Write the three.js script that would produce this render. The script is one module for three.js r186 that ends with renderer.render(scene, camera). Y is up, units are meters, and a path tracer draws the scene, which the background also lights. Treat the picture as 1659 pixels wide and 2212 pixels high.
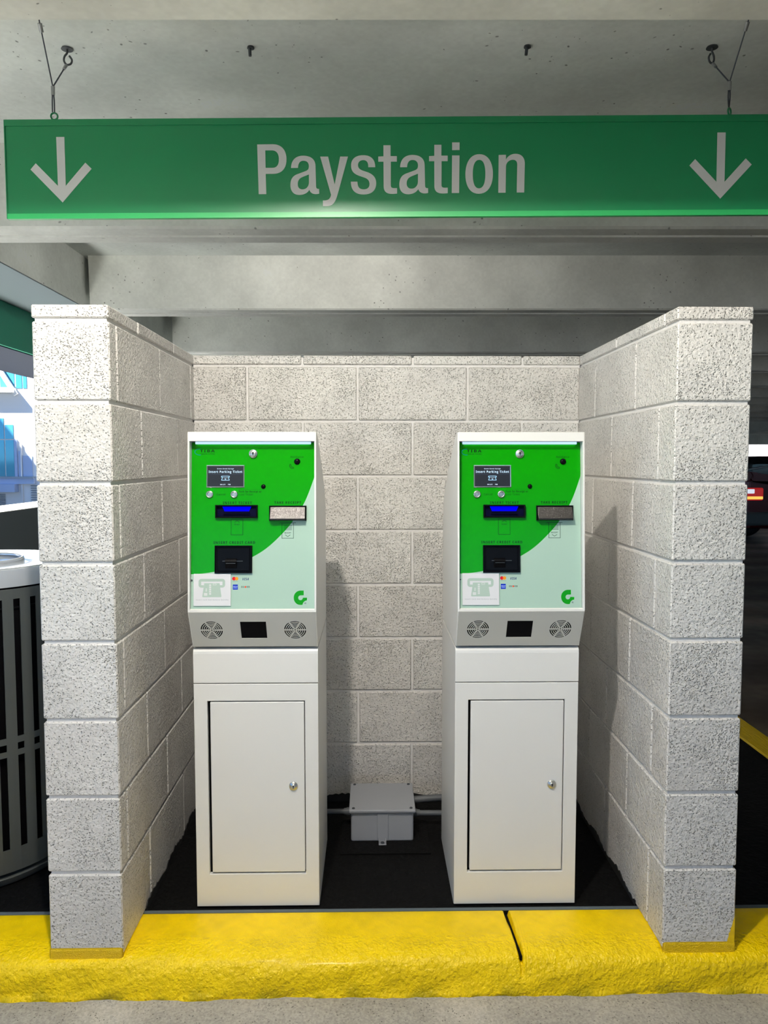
import * as THREE from 'three';
import { mergeGeometries } from 'three/addons/utils/BufferGeometryUtils.js';
import { RoundedBoxGeometry } from 'three/addons/geometries/RoundedBoxGeometry.js';
import { Sky } from 'three/addons/objects/Sky.js';
import { RectAreaLightUniformsLib } from 'three/addons/lights/RectAreaLightUniformsLib.js';

// ---------------------------------------------------------------- camera, sky, sun, exposure
const scene = new THREE.Scene();
const camera = new THREE.PerspectiveCamera(68.09, 1659 / 2212, 0.02, 400);
camera.position.set(-0.0155, 1.3985, 1.9197);
{
  const yaw = 0.0165, down = 0.0666;
  camera.lookAt(camera.position.x + Math.sin(yaw) * Math.cos(down), camera.position.y - Math.sin(down), camera.position.z - Math.cos(yaw) * Math.cos(down));
}
const renderer = new THREE.WebGLRenderer({ antialias: true });
renderer.toneMapping = THREE.LinearToneMapping;
renderer.toneMappingExposure = 1.22;
renderer.shadowMap.enabled = true;
RectAreaLightUniformsLib.init();

const SUN = new THREE.Vector3(-1, 1.3, 0.7).normalize();
const sky = new Sky();
sky.scale.setScalar(380);
Object.assign(sky.material.uniforms.turbidity, { value: 9 });
sky.material.uniforms.rayleigh.value = 0.6;
sky.material.uniforms.mieCoefficient.value = 0.004;
sky.material.uniforms.mieDirectionalG.value = 0.75;
sky.material.uniforms.sunPosition.value.copy(SUN);
sky.name = 'sky';
scene.add(sky);
scene.backgroundIntensity = 0.30;
const sun = new THREE.DirectionalLight(0xfffaf2, 36);
sun.position.copy(SUN).multiplyScalar(120);
sun.castShadow = true;
Object.assign(sun.shadow.camera, { left: -90, right: 90, top: 90, bottom: -90, near: 1, far: 320 });
sun.shadow.mapSize.set(2048, 2048);
sun.name = 'sunlight';
scene.add(sun, sun.target);

const LAMP_MAIN = 8.8, LAMP_ADDED = 1.1;          // candela of the ceiling lamp and the added fill lamp

// ---------------------------------------------------------------- helpers
let seed = 12345;
const rnd = () => { seed = (seed * 1664525 + 1013904223) >>> 0; return seed / 4294967296; };
const rr = (a, b) => a + (b - a) * rnd();
const used = new Map();
function numbered(name) {
  const n = used.get(name) ?? 0; used.set(name, n + 1);
  return n ? name + '_' + String(n).padStart(3, '0') : name;
}
function shadowed(m) { m.castShadow = true; m.receiveShadow = true; return m; }
function thing(name, label, category, pos = [0, 0, 0], turn = 0, group) {
  const o = new THREE.Group(); o.name = numbered(name); o.position.set(...pos); o.rotation.y = turn;
  o.userData = { label, category }; if (group) o.userData.group = group;
  scene.add(o); return o;
}
function structure(name, geo, mat, parent = scene) {
  const m = geo ? shadowed(new THREE.Mesh(geo, mat)) : new THREE.Group();
  m.name = numbered(name); m.userData.kind = 'structure'; parent.add(m); return m;
}
function part(name, geo, mat, parent, label) {
  const m = shadowed(new THREE.Mesh(geo, mat)); m.name = name; if (label) m.userData.label = label; parent.add(m); return m;
}
const box = (w, h, d, x = 0, y = 0, z = 0) => new THREE.BoxGeometry(w, h, d).translate(x, y, z);
const rbox = (w, h, d, r, x = 0, y = 0, z = 0, s = 2) => new RoundedBoxGeometry(w, h, d, s, r).translate(x, y, z);
const span = (x0, x1, y0, y1, z0, z1) => box(x1 - x0, y1 - y0, z1 - z0, (x0 + x1) / 2, (y0 + y1) / 2, (z0 + z1) / 2);
function metreUV(geo, tile = 1, ou = 0, ov = 0) {   // box-projected texture coordinates in metres / tile
  const g = geo.index ? geo.toNonIndexed() : geo, p = g.attributes.position, uv = new Float32Array(p.count * 2), a = new THREE.Vector3(), b = new THREE.Vector3(), c = new THREE.Vector3(), n = new THREE.Vector3();
  for (let i = 0; i < p.count; i += 3) {
    a.fromBufferAttribute(p, i); b.fromBufferAttribute(p, i + 1); c.fromBufferAttribute(p, i + 2);
    n.copy(b).sub(a).cross(c.clone().sub(a));
    const x = Math.abs(n.x), y = Math.abs(n.y), z = Math.abs(n.z);
    [a, b, c].forEach((v, k) => {
      const [u, w] = x >= y && x >= z ? [v.z, v.y] : y >= z ? [v.x, v.z] : [v.x, v.y];
      uv[(i + k) * 2] = u / tile + ou; uv[(i + k) * 2 + 1] = w / tile + ov;
    });
  }
  g.setAttribute('uv', new THREE.BufferAttribute(uv, 2)); return g;
}
function chamferBox(x0, x1, y0, y1, z0, z1, c) {     // six faces, twelve chamfers, eight corners
  const P = [], X = [x0, x1], Y = [y0, y1], Z = [z0, z1], s = [1, -1];
  const v = (i, j, k, ax) => [X[i] + (ax === 0 ? 0 : s[i] * c), Y[j] + (ax === 1 ? 0 : s[j] * c), Z[k] + (ax === 2 ? 0 : s[k] * c)];
  const mid = new THREE.Vector3((x0 + x1) / 2, (y0 + y1) / 2, (z0 + z1) / 2), A = new THREE.Vector3(), B = new THREE.Vector3(), C = new THREE.Vector3();
  const tri = (a, b, d) => {
    A.set(...a); B.set(...b); C.set(...d);
    const n = B.clone().sub(A).cross(C.clone().sub(A)), o = A.clone().add(B).add(C).divideScalar(3).sub(mid);
    n.dot(o) < 0 ? P.push(...a, ...d, ...b) : P.push(...a, ...b, ...d);
  };
  const quad = (a, b, d, e) => { tri(a, b, d); tri(a, d, e); };
  for (const i of [0, 1]) {
    quad(v(i, 0, 0, 0), v(i, 1, 0, 0), v(i, 1, 1, 0), v(i, 0, 1, 0));
    quad(v(0, i, 0, 1), v(1, i, 0, 1), v(1, i, 1, 1), v(0, i, 1, 1));
    quad(v(0, 0, i, 2), v(1, 0, i, 2), v(1, 1, i, 2), v(0, 1, i, 2));
    for (const j of [0, 1]) {
      quad(v(i, j, 0, 0), v(i, j, 1, 0), v(i, j, 1, 1), v(i, j, 0, 1));
      quad(v(i, 0, j, 0), v(i, 1, j, 0), v(i, 1, j, 2), v(i, 0, j, 2));
      quad(v(0, i, j, 1), v(1, i, j, 1), v(1, i, j, 2), v(0, i, j, 2));
      for (const k of [0, 1]) tri(v(i, j, k, 0), v(i, j, k, 1), v(i, j, k, 2));
    }
  }
  const g = new THREE.BufferGeometry(); g.setAttribute('position', new THREE.Float32BufferAttribute(P, 3)); g.computeVertexNormals(); return g;
}
function extrudeX(pts, x0, x1, bevel = 0) {          // profile of [z, y] points swept from x0 to x1
  const s = new THREE.Shape(pts.map(([z, y]) => new THREE.Vector2(-z, y)));
  const g = new THREE.ExtrudeGeometry(s, { depth: x1 - x0 - 2 * bevel, bevelEnabled: bevel > 0, bevelSize: bevel, bevelThickness: bevel, bevelOffset: -bevel, bevelSegments: 2, curveSegments: 8 });
  return g.rotateY(Math.PI / 2).translate(x0 + bevel, 0, 0);
}
const merge = (list) => mergeGeometries(list.map((g) => { const q = g.index ? g.toNonIndexed() : g; for (const k of Object.keys(q.attributes)) if (!['position', 'normal', 'uv'].includes(k)) q.deleteAttribute(k); return q; }));
const cylZ = (r0, r1, h, seg = 28) => new THREE.CylinderGeometry(r1, r0, h, seg).rotateX(Math.PI / 2);   // axis along z, r1 towards +z
const latheZ = (pts, seg = 32) => new THREE.LatheGeometry(pts.map(([r, z]) => new THREE.Vector2(r, z)), seg).rotateX(Math.PI / 2);
const tube = (pts, r, seg = 24, rs = 8) => new THREE.TubeGeometry(new THREE.CatmullRomCurve3(pts.map((p) => new THREE.Vector3(...p)), false, 'centripetal'), seg, r, rs);

// ---------------------------------------------------------------- computed textures
function lattice(n, s) { let t = s >>> 0; const a = new Float32Array(n * n); for (let i = 0; i < a.length; i++) { t = (Math.imul(t, 1664525) + 1013904223) >>> 0; a[i] = t / 4294967296; } return a; }
function noise(N, cells, s) {                        // tileable smooth value noise
  const L = lattice(cells, s), out = new Float32Array(N * N), f = cells / N;
  for (let y = 0; y < N; y++) {
    const v = y * f, j = Math.floor(v), q = v - j, w = q * q * (3 - 2 * q), r0 = (j % cells) * cells, r1 = ((j + 1) % cells) * cells;
    for (let x = 0; x < N; x++) {
      const u = x * f, i = Math.floor(u), p = u - i, k = p * p * (3 - 2 * p), a = i % cells, b = (i + 1) % cells;
      const t0 = L[r0 + a] + (L[r0 + b] - L[r0 + a]) * k, t1 = L[r1 + a] + (L[r1 + b] - L[r1 + a]) * k;
      out[y * N + x] = t0 + (t1 - t0) * w;
    }
  }
  return out;
}
function fbm(N, cells, oct, s, gain = 0.5) {
  const out = new Float32Array(N * N); let amp = 1, sum = 0;
  for (let o = 0; o < oct; o++) { const n = noise(N, cells << o, s + o * 97); for (let i = 0; i < out.length; i++) out[i] += n[i] * amp; sum += amp; amp *= gain; }
  for (let i = 0; i < out.length; i++) out[i] /= sum;
  return out;
}
function dataTex(N, M, f, srgb) {
  const d = new Uint8Array(N * M * 4);
  for (let i = 0; i < N * M; i++) { const c = f(i); for (let k = 0; k < 3; k++) d[i * 4 + k] = Math.max(0, Math.min(255, Math.round((c.length ? c[k] : c) * 255))); d[i * 4 + 3] = 255; }
  const t = new THREE.DataTexture(d, N, M); t.wrapS = t.wrapT = THREE.RepeatWrapping; t.magFilter = THREE.LinearFilter; t.minFilter = THREE.LinearMipmapLinearFilter; t.generateMipmaps = true;
  if (srgb) t.colorSpace = THREE.SRGBColorSpace; t.needsUpdate = true; return t;
}
function pits(N, count, rmin, rmax, s, mask) {       // scattered irregular pores, 1 = full depth
  const out = new Float32Array(N * N); let t = s >>> 0; const r = () => { t = (Math.imul(t, 1664525) + 1013904223) >>> 0; return t / 4294967296; };
  for (let k = 0; k < count; k++) {
    const cx = r() * N, cy = r() * N; if (mask && r() > mask[(Math.floor(cy) * N + Math.floor(cx))]) continue;
    const R = rmin + (rmax - rmin) * r() ** 2.2, el = 0.6 + r() * 0.9, an = r() * 6.28, ca = Math.cos(an), sa = Math.sin(an), dep = 0.55 + 0.45 * r(), B = Math.ceil(R * 1.8);
    for (let y = -B; y <= B; y++) for (let x = -B; x <= B; x++) {
      const u = (x * ca + y * sa) / el, v = (-x * sa + y * ca) * el, q = Math.sqrt(u * u + v * v) / R;
      if (q < 1) { const i = ((Math.floor(cy) + y + N * 2) % N) * N + ((Math.floor(cx) + x + N * 2) % N); out[i] = Math.max(out[i], dep * Math.min(1, (1 - q) * 2.2)); }
    }
  }
  return out;
}
// concrete masonry: orange-peel paint over pores (tile = 0.6 m)
const BT = 0.6, BN = 1024;
const bMask = fbm(BN, 5, 3, 11).map((v) => Math.min(1, Math.max(0.35, (v - 0.30) * 3)));
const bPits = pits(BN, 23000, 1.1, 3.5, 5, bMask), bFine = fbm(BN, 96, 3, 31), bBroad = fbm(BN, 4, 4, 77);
const blockBump = dataTex(BN, BN, (i) => Math.max(0, 0.62 + (bFine[i] - 0.5) * 0.62 - bPits[i] * 0.62));
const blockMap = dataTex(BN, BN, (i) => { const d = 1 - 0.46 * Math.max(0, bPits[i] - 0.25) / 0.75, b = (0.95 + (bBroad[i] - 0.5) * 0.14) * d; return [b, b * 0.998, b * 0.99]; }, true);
// painted cast concrete of deck and beams (tile = 1.8 m)
const cPits = pits(BN, 700, 0.6, 3.6, 9, fbm(BN, 6, 3, 3).map((v) => Math.max(0, (v - 0.45) * 5))), cBroad = fbm(BN, 5, 5, 21), cFine = fbm(BN, 120, 2, 8);
const concreteMap = dataTex(BN, BN, (i) => { const b = (0.93 + (cBroad[i] - 0.5) * 0.22 + (cFine[i] - 0.5) * 0.05) * (1 - 0.5 * cPits[i]); return [b, b, b * 0.985]; }, true);
const concreteBump = dataTex(BN, BN, (i) => 0.7 + (cBroad[i] - 0.5) * 0.4 + (cFine[i] - 0.5) * 0.2 - cPits[i] * 0.5);
// trowelled floor concrete (tile = 0.9 m)
const fPits = pits(BN, 5200, 0.8, 2.6, 44), fBroad = fbm(BN, 4, 5, 51), fFine = fbm(BN, 200, 2, 61);
const floorMap = dataTex(BN, BN, (i) => { const b = (0.86 + (fBroad[i] - 0.5) * 0.30 + (fFine[i] - 0.5) * 0.22) * (1 - 0.5 * fPits[i]); return [b, b * 0.985, b * 0.955]; }, true);
const floorBump = dataTex(BN, BN, (i) => 0.6 + (fFine[i] - 0.5) * 0.5 - fPits[i] * 0.35);
// worn drive lane, dark with tyre bands and rusty stains (tile = 6 m)
const dN = 512, dA = fbm(dN, 4, 5, 71), dB = fbm(dN, 3, 4, 83), dC = fbm(dN, 90, 2, 85);
const driveMap = dataTex(dN, dN, (i) => { const y = Math.floor(i / dN), band = 0.5 + 0.5 * Math.sin(y / dN * Math.PI * 2 * 7 + dA[i] * 5), b = 0.40 + (dA[i] - 0.5) * 0.5 + band * 0.18 + (dC[i] - 0.5) * 0.15, r = Math.max(0, dB[i] - 0.55) * 1.6; return [b + r * 0.35, b + r * 0.12, b - r * 0.05]; }, true);
// thick brushed paint on the curb: rough face, smoother top (v runs along the profile)
const yN = 1024, yA = fbm(yN, 44, 3, 91, 0.6), yB = fbm(yN, 10, 3, 95), yC = fbm(yN, 260, 1, 97);
const curbBump = dataTex(yN, yN, (i) => { const v = Math.floor(i / yN) / yN, rough = THREE.MathUtils.smoothstep(v, 0.46, 0.66); return 0.5 + (yA[i] - 0.5) * (0.10 + 0.9 * rough) + (yB[i] - 0.5) * 0.3 + (yC[i] - 0.5) * 0.06; });
const yDirt = fbm(yN, 7, 4, 101);
const curbMap = dataTex(yN, yN, (i) => { const v = Math.floor(i / yN) / yN, low = THREE.MathUtils.smoothstep(v, 0.72, 1.0), d = low * Math.max(0, yDirt[i] - 0.42) * 1.5, b = 0.98 + (yB[i] - 0.5) * 0.12; return [(0.99 - d * 0.55) * b, (0.835 - d * 0.40) * b, 0.0 + d * 0.05]; }, true);
// black floor paint with grit
const kPits = pits(512, 46, 0.7, 1.6, 123), kA = fbm(512, 40, 3, 131);
const blackMap = dataTex(512, 512, (i) => { const b = 0.085 + (kA[i] - 0.5) * 0.05 + (kPits[i] > 0.35 ? 0.5 : 0); return b; }, true);
const blackBump = dataTex(512, 512, (i) => kA[i]);
const grain = fbm(256, 110, 2, 141), grainTex = dataTex(256, 256, (i) => grain[i]);

function canvasTex(w, h, draw) {
  const c = document.createElement('canvas'); c.width = w; c.height = h; const g = c.getContext('2d'); draw(g, w, h);
  const t = new THREE.CanvasTexture(c); t.colorSpace = THREE.SRGBColorSpace; t.anisotropy = 8; return t;
}
// text fitted to a width and a cap height, centred on (x, y)
function fitText(g, str, x, y, width, cap, bold, color) {
  g.save(); g.font = (bold ? 'bold ' : '') + '100px sans-serif'; g.textBaseline = 'alphabetic'; g.fillStyle = color;
  const sp = 6 * (bold ? 1.6 : 0.6); let w = 0; for (const ch of str) w += g.measureText(ch).width + sp; w -= sp;
  g.translate(x - width / 2, y + cap / 2); g.scale(width / w, cap / 71.4);
  let p = 0; for (const ch of str) { g.fillText(ch, p, 0); p += g.measureText(ch).width + sp; }
  g.restore();
}

// ---------------------------------------------------------------- materials
const M = {};
const std = (name, o) => (M[name] = Object.assign(new THREE.MeshStandardMaterial(o), { name }));
const phys = (name, o) => (M[name] = Object.assign(new THREE.MeshPhysicalMaterial(o), { name }));
const rgb = (r, g, b) => new THREE.Color().setRGB(r, g, b);
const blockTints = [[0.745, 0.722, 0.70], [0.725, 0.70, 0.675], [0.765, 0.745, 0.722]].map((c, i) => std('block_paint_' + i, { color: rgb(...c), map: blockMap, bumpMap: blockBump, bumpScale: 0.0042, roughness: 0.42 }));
std('mortar', { color: rgb(0.745, 0.725, 0.702), roughness: 0.5, bumpMap: grainTex, bumpScale: 0.0008 });
std('concrete', { color: rgb(0.79, 0.83, 0.83), map: concreteMap, bumpMap: concreteBump, bumpScale: 0.002, roughness: 0.75 });
std('concreteLight', { color: rgb(0.82, 0.84, 0.825), map: concreteMap, bumpMap: concreteBump, bumpScale: 0.002, roughness: 0.7 });
std('floor', { color: rgb(0.50, 0.487, 0.46), map: floorMap, bumpMap: floorBump, bumpScale: 0.0016, roughness: 0.8 });
std('drive', { color: rgb(0.36, 0.345, 0.31), map: driveMap, roughness: 0.75 });
phys('yellow', { color: rgb(1, 1, 1), map: curbMap, bumpMap: curbBump, bumpScale: 0.0055, roughness: 0.36, specularIntensity: 0.6, clearcoat: 0.12, clearcoatRoughness: 0.2 });
std('yellowPlain', { color: rgb(0.86, 0.56, 0.0), roughness: 0.4, bumpMap: grainTex, bumpScale: 0.003 });
phys('black', { color: rgb(0.35, 0.35, 0.37), map: blackMap, bumpMap: blackBump, bumpScale: 0.002, roughness: 0.7, specularIntensity: 0.25 });
std('blackPaint', { color: rgb(0.012, 0.012, 0.012), roughness: 0.6 });
std('parapet', { color: rgb(0.10, 0.125, 0.14), roughness: 0.8 });
std('soffitShade', { color: rgb(0.035, 0.047, 0.08), roughness: 0.8 });  // edge beam underside, its shade put into the colour
std('girderShade', { color: rgb(0.24, 0.30, 0.33), roughness: 0.8 });  // girder concrete in shade, the darkness put into the colour
std('greenPaint', { color: rgb(0.015, 0.33, 0.20), roughness: 0.6, bumpMap: concreteBump, bumpScale: 0.003 });
phys('enamel', { color: rgb(0.76, 0.75, 0.72), roughness: 0.38, clearcoat: 0.3, clearcoatRoughness: 0.25 });
std('enamelShaded', { color: rgb(0.57, 0.565, 0.53), roughness: 0.4 });  // kiosk enamel darkened in the colour because the chin faces down
phys('gap', { color: rgb(0.006, 0.006, 0.006), roughness: 0.9, specularIntensity: 0.1 });
phys('blackPlastic', { color: rgb(0.004, 0.004, 0.005), roughness: 0.22, specularIntensity: 0.14 });
std('texturedBlack', { color: rgb(0.085, 0.08, 0.08), metalness: 1, roughness: 0.24, bumpMap: grainTex, bumpScale: 0.0006 });
std('steel', { color: rgb(0.62, 0.62, 0.60), metalness: 1, roughness: 0.28 });
std('darkSteel', { color: rgb(0.10, 0.11, 0.12), metalness: 0.7, roughness: 0.5 });
std('cable', { color: rgb(0.07, 0.08, 0.10), metalness: 0.4, roughness: 0.5 });
std('ferrule', { color: rgb(0.36, 0.37, 0.38), metalness: 0.6, roughness: 0.5 });
phys('signGreen', { color: rgb(0.006, 0.24, 0.085), roughness: 0.38, clearcoat: 0.35, clearcoatRoughness: 0.3 });
phys('signLitGreen', { color: rgb(0.02, 0.44, 0.12), roughness: 0.42, clearcoat: 0.5, clearcoatRoughness: 0.35 });  // green raised in the colour to stand for lamp light on the rail
std('signWhite', { color: rgb(0.62, 0.62, 0.62), roughness: 0.55 });
std('boxGrey', { color: rgb(0.30, 0.31, 0.335), roughness: 0.5 });
std('pipeShaded', { color: rgb(0.10, 0.107, 0.115), roughness: 0.5 });  // darkened in the colour for the shade the pipes lie in
phys('canGrey', { color: rgb(0.078, 0.086, 0.084), roughness: 0.42, metalness: 0.1 });
phys('canLiner', { color: rgb(0.003, 0.003, 0.004), roughness: 0.8, specularIntensity: 0.15 });
phys('canLid', { color: rgb(0.62, 0.64, 0.66), roughness: 0.16, metalness: 0.4, clearcoat: 0.8, clearcoatRoughness: 0.05 });  // colour raised to carry part of the sky reflection on the lid

// ================================================================ THE SETTING
const DECK = 2.76, STEM = 2.40, PLAT = 0.105;
structure('floor', metreUV(span(-3.1, 1.75, -0.25, 0.009, -27, 8), 0.9), M.floor);
structure('drive_lane', metreUV(span(1.75, 20, -0.25, 0.008, -27, 8), 6), M.drive);
structure('ceiling', metreUV(span(-3.05, 20, DECK, DECK + 0.3, -27, 8.1), 1.8), M.concrete);
// stems of the deck, running left to right; the rear half of each soffit hangs a little lower
const stemZ = [-26.2, -24.4, -22.6, -20.8, -19.0, -17.2, -15.4, -13.6, -11.9, -10.2, -8.5, -6.82, -5.39, -3.405, -1.633, 0.127, 1.95, 3.75, 5.55, 7.3];
stemZ.forEach((z, i) => {
  const p = [[z, DECK + 0.02], [z, STEM], [z + 0.085, STEM], [z + 0.087, STEM + 0.008], [z + 0.178, STEM + 0.008], [z + 0.188, STEM + 0.018], [z + 0.205, DECK + 0.02]];
  structure('ceiling_beam', metreUV(extrudeX(p, -1.945, 19.9), 1.8, i * 0.37, i * 0.21), M.concreteLight).rotation.y = -0.0165;
});
structure('ceiling_girder', metreUV(span(-2.38, -1.93, 2.43, DECK + 0.02, -27, 8.1), 1.8), M.concrete);
structure('girder_shade_sheet', span(-2.375, -1.934, 2.424, 2.431, -27, 8.1), M.girderShade);  // thin sheet added to darken the girder's shaded concrete underside
structure('edge_beam', metreUV(span(-3.05, -2.38, 2.145, DECK + 0.02, -27, 8.1), 1.8), M.greenPaint);
structure('edge_beam_shade_sheet', metreUV(span(-3.04, -2.40, 2.138, 2.146, -27, 8.1), 1.8), M.soffitShade);  // sheet that carries the shade under the edge beam as colour
structure('wall_left', metreUV(span(-2.75, -2.42, -0.25, 1.066, -27, 8), 1.8), M.parapet);
structure('parapet_coping', span(-2.76, -2.419, 1.066, 1.072, -27, 8), M.concreteLight);
structure('wall_right', metreUV(span(20, 20.3, -0.25, DECK + 0.3, -27, 8.1), 1.8), M.concrete);
structure('wall_back', metreUV(span(-3.05, 20, -0.25, 1.05, -27.3, -27), 1.8), M.concrete);
structure('back_lintel', metreUV(span(-3.05, 20, 2.05, DECK + 0.3, -27.3, -27), 1.8), M.concrete);
structure('wall_front', metreUV(span(-3.05, 20, -0.25, 1.0, 7.9, 8.1), 1.8), M.concrete);  // unseen wall; the opening above it is sized to set the sky fill
structure('unseen_front_lintel', metreUV(span(-3.05, 20, 2.1, DECK + 0.3, 7.9, 8.1), 1.8), M.concrete);  // unseen lintel, lowered to cut the sky fill from behind the camera

// ---- raised island: black top, yellow curb
structure('island_top', metreUV(span(-3.0, 1.712, 0, PLAT - 0.002, -7.5, -0.182), 0.5), M.black);
const curbProfile = [[-0.19, 0], [-0.19, 0.095], [-0.186, 0.102], [-0.176, 0.1065], [-0.15, 0.1075], [-0.10, 0.1075], [-0.06, 0.107], [-0.03, 0.1055], [-0.012, 0.103], [0.004, 0.0985], [0.016, 0.0915], [0.0245, 0.082], [0.03, 0.068], [0.034, 0.05], [0.036, 0.03], [0.038, 0.018], [0.040, 0.012], [0.041, 0]];
function curbGeo(x0, x1, seedV) {
  const L = [0]; for (let k = 1; k < curbProfile.length; k++) L.push(L[k - 1] + Math.hypot(curbProfile[k][0] - curbProfile[k - 1][0], curbProfile[k][1] - curbProfile[k - 1][1]));
  const tot = L[L.length - 1], pos = [], uv = [], idx = [], m = curbProfile.length, xs = [];
  for (let x = x0; x < x1 - 1e-6; x += x > 0.33 && x < 0.43 ? 0.002 : 0.02) xs.push(x); xs.push(x1);
  const n = xs.length - 1, wob = (x, k) => 0.0022 * Math.sin(x * 7 + k * 0.7 + seedV) + 0.0016 * Math.sin(x * 17.3 + k * 1.3 + seedV * 2) + 0.001 * Math.sin(x * 41 + k * 2.1);
  for (let i = 0; i <= n; i++) {
    const x = xs[i];
    for (let k = 0; k < m; k++) {
      const [z, y] = curbProfile[k], w = k > 9 && k < m - 1 ? wob(x, k) : k > 3 && k <= 9 ? 0.3 * wob(x, k) : 0;
      const xj = 0.3705 + (z + 0.174) * 0.0417, wide = k < 5 ? 0.0085 : 0.0062, q = Math.abs(x - xj) / wide, cut = k > 0 && k < 13 ? Math.max(0, 1 - q * q) * (k < 10 ? 0.020 : k < 11 ? 0.012 : 0.006) : 0;
      const chip = k > 4 && k < 13 && x > xj && x < xj + 0.03 ? 0.002 * Math.sin(x * 900 + k) * (1 - (x - xj) / 0.03) : 0;
      pos.push(x, y > 0.02 ? y + w * 0.4 - cut + chip : y, z + w - (k >= 10 ? cut * 0.6 : 0) + (k >= m - 2 ? 0.0025 * Math.sin(x * 13 + seedV) + 0.002 * Math.sin(x * 37) + 0.0015 * Math.sin(x * 111) : 0)); uv.push(x / tot, L[k] / tot);
    }
  }
  for (let i = 0; i < n; i++) for (let k = 0; k < m - 1; k++) { const a = i * m + k, b = a + m; idx.push(a, a + 1, b, b, a + 1, b + 1); }
  const capA = pos.length / 3; for (const i of [0, n]) for (let k = 0; k < m; k++) { pos.push(pos[(i * m + k) * 3], pos[(i * m + k) * 3 + 1], pos[(i * m + k) * 3 + 2]); uv.push(0, L[k] / tot); }
  for (const e of [0, 1]) for (let k = 1; k < m - 1; k++) { const o = capA + e * m; e ? idx.push(o, o + k, o + k + 1) : idx.push(o, o + k + 1, o + k); }
  const g = new THREE.BufferGeometry(); g.setAttribute('position', new THREE.Float32BufferAttribute(pos, 3)); g.setAttribute('uv', new THREE.Float32BufferAttribute(uv, 2)); g.setIndex(idx); g.computeVertexNormals(); return g;
}
const curb = structure('curb'); 
part('front_curb', curbGeo(-3.0, 1.85, 1), M.yellow, curb);
part('side_curb', rbox(0.138, 0.115, 5.4, 0.012, 1.781, 0.0515, -2.86), M.yellowPlain, curb);
{ const f = part('joint_filler', box(0.0055, 0.012, 0.185, 0, 0, 0), M.gap, curb); f.position.set(0.3745, 0.089, -0.085); f.rotation.y = 0.042; }
part('back_edge', span(-3.0, 1.71, 0, 0.1055, -0.196, -0.183), M.parapet, curb);

// ---- three walls of painted concrete block round the bay
const Y0 = 1.75, CH = 0.2032, J = 0.0045;
let tint = 0;
function blockWall(name, runs, coreBoxes) {          // runs: [x0, x1, z0, z1, y0, y1] of every block
  const w = structure(name);
  for (const c of coreBoxes) part('mortar_core', metreUV(span(...c), 0.3), M.mortar, w);
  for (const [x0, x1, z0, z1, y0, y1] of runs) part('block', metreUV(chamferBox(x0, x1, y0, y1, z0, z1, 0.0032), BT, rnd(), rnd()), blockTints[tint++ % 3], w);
  return w;
}
const rows = [[Y0 + J, 1.7870, 'cap']]; for (let i = 0; i < 8; i++) rows.push([i === 7 ? PLAT + 0.003 : Y0 - (i + 1) * CH + J, Y0 - i * CH - J, i]);
function returnRuns(x0, x1, odd, even, cap) {
  const out = [];
  for (const [y0, y1, i] of rows) {
    const cuts = [0, ...(i === 'cap' ? cap : i % 2 ? even : odd), -1.09];
    for (let k = 0; k < cuts.length - 1; k++) out.push([x0 + rr(-0.001, 0.001), x1 + rr(-0.001, 0.001), cuts[k + 1] + (k === cuts.length - 2 ? 0 : 0.003), cuts[k] - (k ? 0.003 : rr(-0.0005, 0.0015)), y0, y1]);
  }
  return out;
}
blockWall('wall_bay_left', returnRuns(-0.8584, -0.668, [-0.055, -0.45, -0.85], [-0.25, -0.648], [-0.24, -0.62]), [[-0.852, -0.6745, 0.09, 1.780, -1.085, -0.006]]);
blockWall('wall_bay_right', returnRuns(0.7551, 0.9474, [-0.30, -0.70], [-0.11, -0.51, -0.91], [-0.087, -0.48, -0.88]), [[0.7615, 0.941, 0.09, 1.780, -1.085, -0.006]]);
{
  const out = [], odd = [-0.4728, -0.0664, 0.340], even = [-0.27, 0.137, 0.543];
  for (const [y0, y1, i] of rows) { const c = [-0.672, ...(i === 'cap' || i % 2 ? even : odd), 0.759]; for (let k = 0; k < c.length - 1; k++) out.push([c[k] + (k ? 0.004 : 0), c[k + 1] - 0.004, -1.09, -0.9 + rr(-0.0012, 0.0012), y0, y1]); }
  blockWall('wall_bay_back', out, [[-0.67, 0.757, 0.09, 1.780, -1.085, -0.9065]]);
}
// yellow foot under each end of the block walls
const foot = (x0, x1) => rbox(x1 - x0, 0.09, 0.03, 0.007, (x0 + x1) / 2, 0.0805, -0.010);
part('wall_foot', foot(-0.861, -0.669), M.yellowPlain, curb); part('wall_foot', foot(0.7565, 0.951), M.yellowPlain, curb);
{ // yellow paint smeared up the outer corner of the right wall end
  const sh = new THREE.Shape(); sh.moveTo(0.947, 0.108); sh.lineTo(0.925, 0.108); for (let i = 0; i <= 14; i++) sh.lineTo(0.926 + i * 0.0013 + 0.002 * rnd(), 0.125 + i * 0.0045 + 0.004 * rnd()); sh.lineTo(0.947, 0.195);
  part('paint_smear', new THREE.ExtrudeGeometry(sh, { depth: 0.0008, bevelEnabled: false }).translate(0, 0, 0.0012), M.yellowPlain, scene.getObjectByName('wall_bay_right'));
}
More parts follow.
